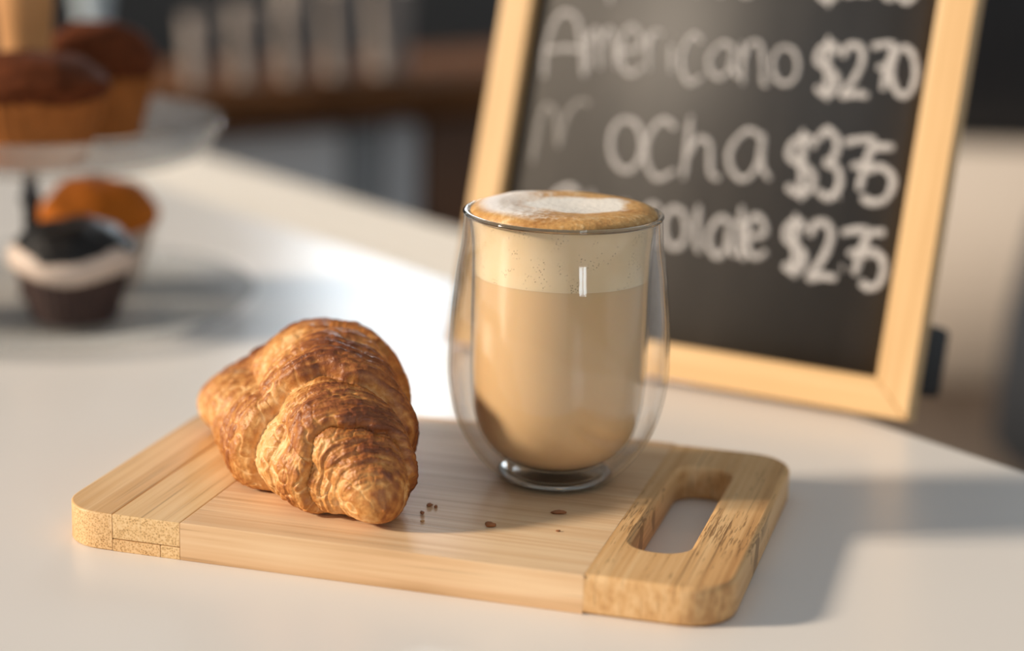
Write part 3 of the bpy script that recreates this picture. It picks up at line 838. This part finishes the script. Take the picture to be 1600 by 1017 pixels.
def unit(u0, u1, mat, label, nd=1):
    e_ = empty('bar_cabinet', (lv0.x + dirl.x * (u0 + u1) / 2, lv0.y + dirl.y * (u0 + u1) / 2, 0), bar_a)
    tag(e_, label, 'cabinet', 'cabinets under the bar')
    w = (u1 - u0) / 2 - .001
    box('body', -w, w, .045, .28, .0, LEDGE - .0385, mat, e_, .002)
    for k in range(nd):
        a = -w + 2 * w * k / nd; b = -w + 2 * w * (k + 1) / nd
        d_ = box('door', a + .003, b - .003, .024, .0445, .08, LEDGE - .05, mat, e_, .002)
        box('handle', a + .02, a + .03, .012, .0235, .45, .56, M['metal_dark'], d_, .002)
unit(-.60, -.20, M['grey_dark'], 'dark grey bar cabinet hidden behind the cake stand')
unit(-.20, .19, M['grey_steel'], 'mid grey bar cabinet right of the cake stand', 1)
unit(.19, .245, M['grey_dark'], 'narrow dark grey bar cabinet between the mid grey and pale ones')
unit(.245, .30, M['grey_light'], 'narrow pale grey bar cabinet beside the dark brown one')
unit(.30, .98, M['wood_dark'], 'dark brown wooden bar cabinet beside the chalkboard frame', 1)
def cup(u, d, r, h, label, mat):
    e_ = empty('paper_cup', (lv0.x + dirl.x * u + nrm.x * d, lv0.y + dirl.y * u + nrm.y * d, LEDGE)); tag(e_, label, 'cup', 'paper cups on the bar')
    lathe('cup_wall', [(0, .002), (r * .72, .002), (r * .74, 0), (r, h), (r * .95, h), (r * .70, .006), (0, .006)], mat, e_, 40)
    lathe('rolled_rim', [(r + .002 * math.cos(2 * math.pi * k / 8), h + .002 * math.sin(2 * math.pi * k / 8)) for k in range(9)], mat, e_, 40)
cup(.045, .10, .019, .075, 'shortest grey paper cup at the left of the row', M['cup_paper'])
cup(.108, .10, .020, .085, 'second grey paper cup from the left of the row', M['cup_paper'])
cup(.172, .10, .022, .110, 'tall grey paper cup in the middle of the row', M['cup_paper'])
cup(.235, .10, .022, .130, 'tall grey paper cup right of the middle of the row', M['cup_paper'])
cup(.305, .10, .026, .105, 'broad grey paper cup at the right of the row, next to the frame', M['cup_paper'])
# things on the bar behind the cake stand
M['pale_jar'] = plain('pale_blue_enamel', (.62, .72, .78), .2, .03, 20)
def bar_loc(u, d): return (lv0.x + dirl.x * u + nrm.x * d, lv0.y + dirl.y * u + nrm.y * d, LEDGE)
jr = empty('enamel_jug', bar_loc(-.098, .075)); tag(jr, 'pale blue white jug above the upper muffins', 'jug')
lathe('jug_body', catmull([(0, 0), (.010, 0), (.016, .01), (.017, .05), (.014, .085)], 4) + [(.017, .098), (.019, .12), (.019, .16), (.015, .17), (0, .17)], M['pale_jar'], jr, 32)

# ------------------------------------------------------------------ right background
pw = box('wall_right', .5, 2.4, 3.72, 3.82, 0, .455, M['wall_cream']); tag(pw, 'low cream partition wall right of the chalkboard', kind='structure')
M['black_gloss'] = plain('black_cabinet', (.010, .010, .012), .4, .2, 10)
ck = empty('display_fridge', (1.15, 4.02, 0)); tag(ck, 'black fridge cabinet standing behind the low cream wall', 'fridge')
box('body', -.6, .9, -.14, .16, 0, 1.9, M['black_gloss'], ck, .01)
dd_ = box('door', -.58, .88, -.165, -.142, .1, 1.86, M['black_gloss'], ck, .006)
box('handle', -.42, -.40, -.195, -.167, .8, 1.4, M['metal_dark'], dd_, .004)
# navy tub chair at the right edge
M['navy'] = plain('navy_upholstery', (.018, .022, .030), .8, .2, 60, .1)
chx, chy = .79, 2.0
ch = empty('tub_chair', (chx, chy, 0), math.radians(15)); tag(ch, 'dark navy tub chair at the right picture edge', 'chair')
def tub(name, r, th, z0, z1, a0, a1, mat, parent):
    bm = bmesh.new(); rows = []
    n = 28
    for k in range(n + 1):
        a = math.radians(a0 + (a1 - a0) * k / n)
        ease = min(1, 4 * min(k, n - k) / n)
        zt = z0 + (z1 - z0) * (.75 + .25 * ease)
        row = []
        for (rr, z) in ((r + .035, z0), (r + .03, (z0 + zt) / 2), (r + .012, zt - .02), (r, zt), (r - th + .012, zt), (r - th, zt - .02), (r - th - .004, z0)):
            row.append(bm.verts.new((rr * math.cos(a), rr * math.sin(a), z)))
        rows.append(row)
    for a, b in zip(rows[:-1], rows[1:]):
        for k in range(7): bm.faces.new((a[k], a[(k + 1) % 7], b[(k + 1) % 7], b[k]))
    bm.faces.new(rows[0]); bm.faces.new(rows[-1][::-1])
    return bm_obj(name, bm, mat, parent, smooth=True)
tub('backrest', .235, .06, .40, .66, 60, 300, M['navy'], ch)
lathe('seat', [(0, .36), (.20, .36), (.215, .375), (.215, .44), (.19, .46), (0, .465)], M['navy'], ch, 48)
for k in range(4):
    a = math.radians(45 + 90 * k)
    lathe('leg', [(0, 0), (.011, 0), (.017, .36), (0, .36)], M['metal_dark'], ch, 16, loc=(.15 * math.cos(a), .15 * math.sin(a), 0))
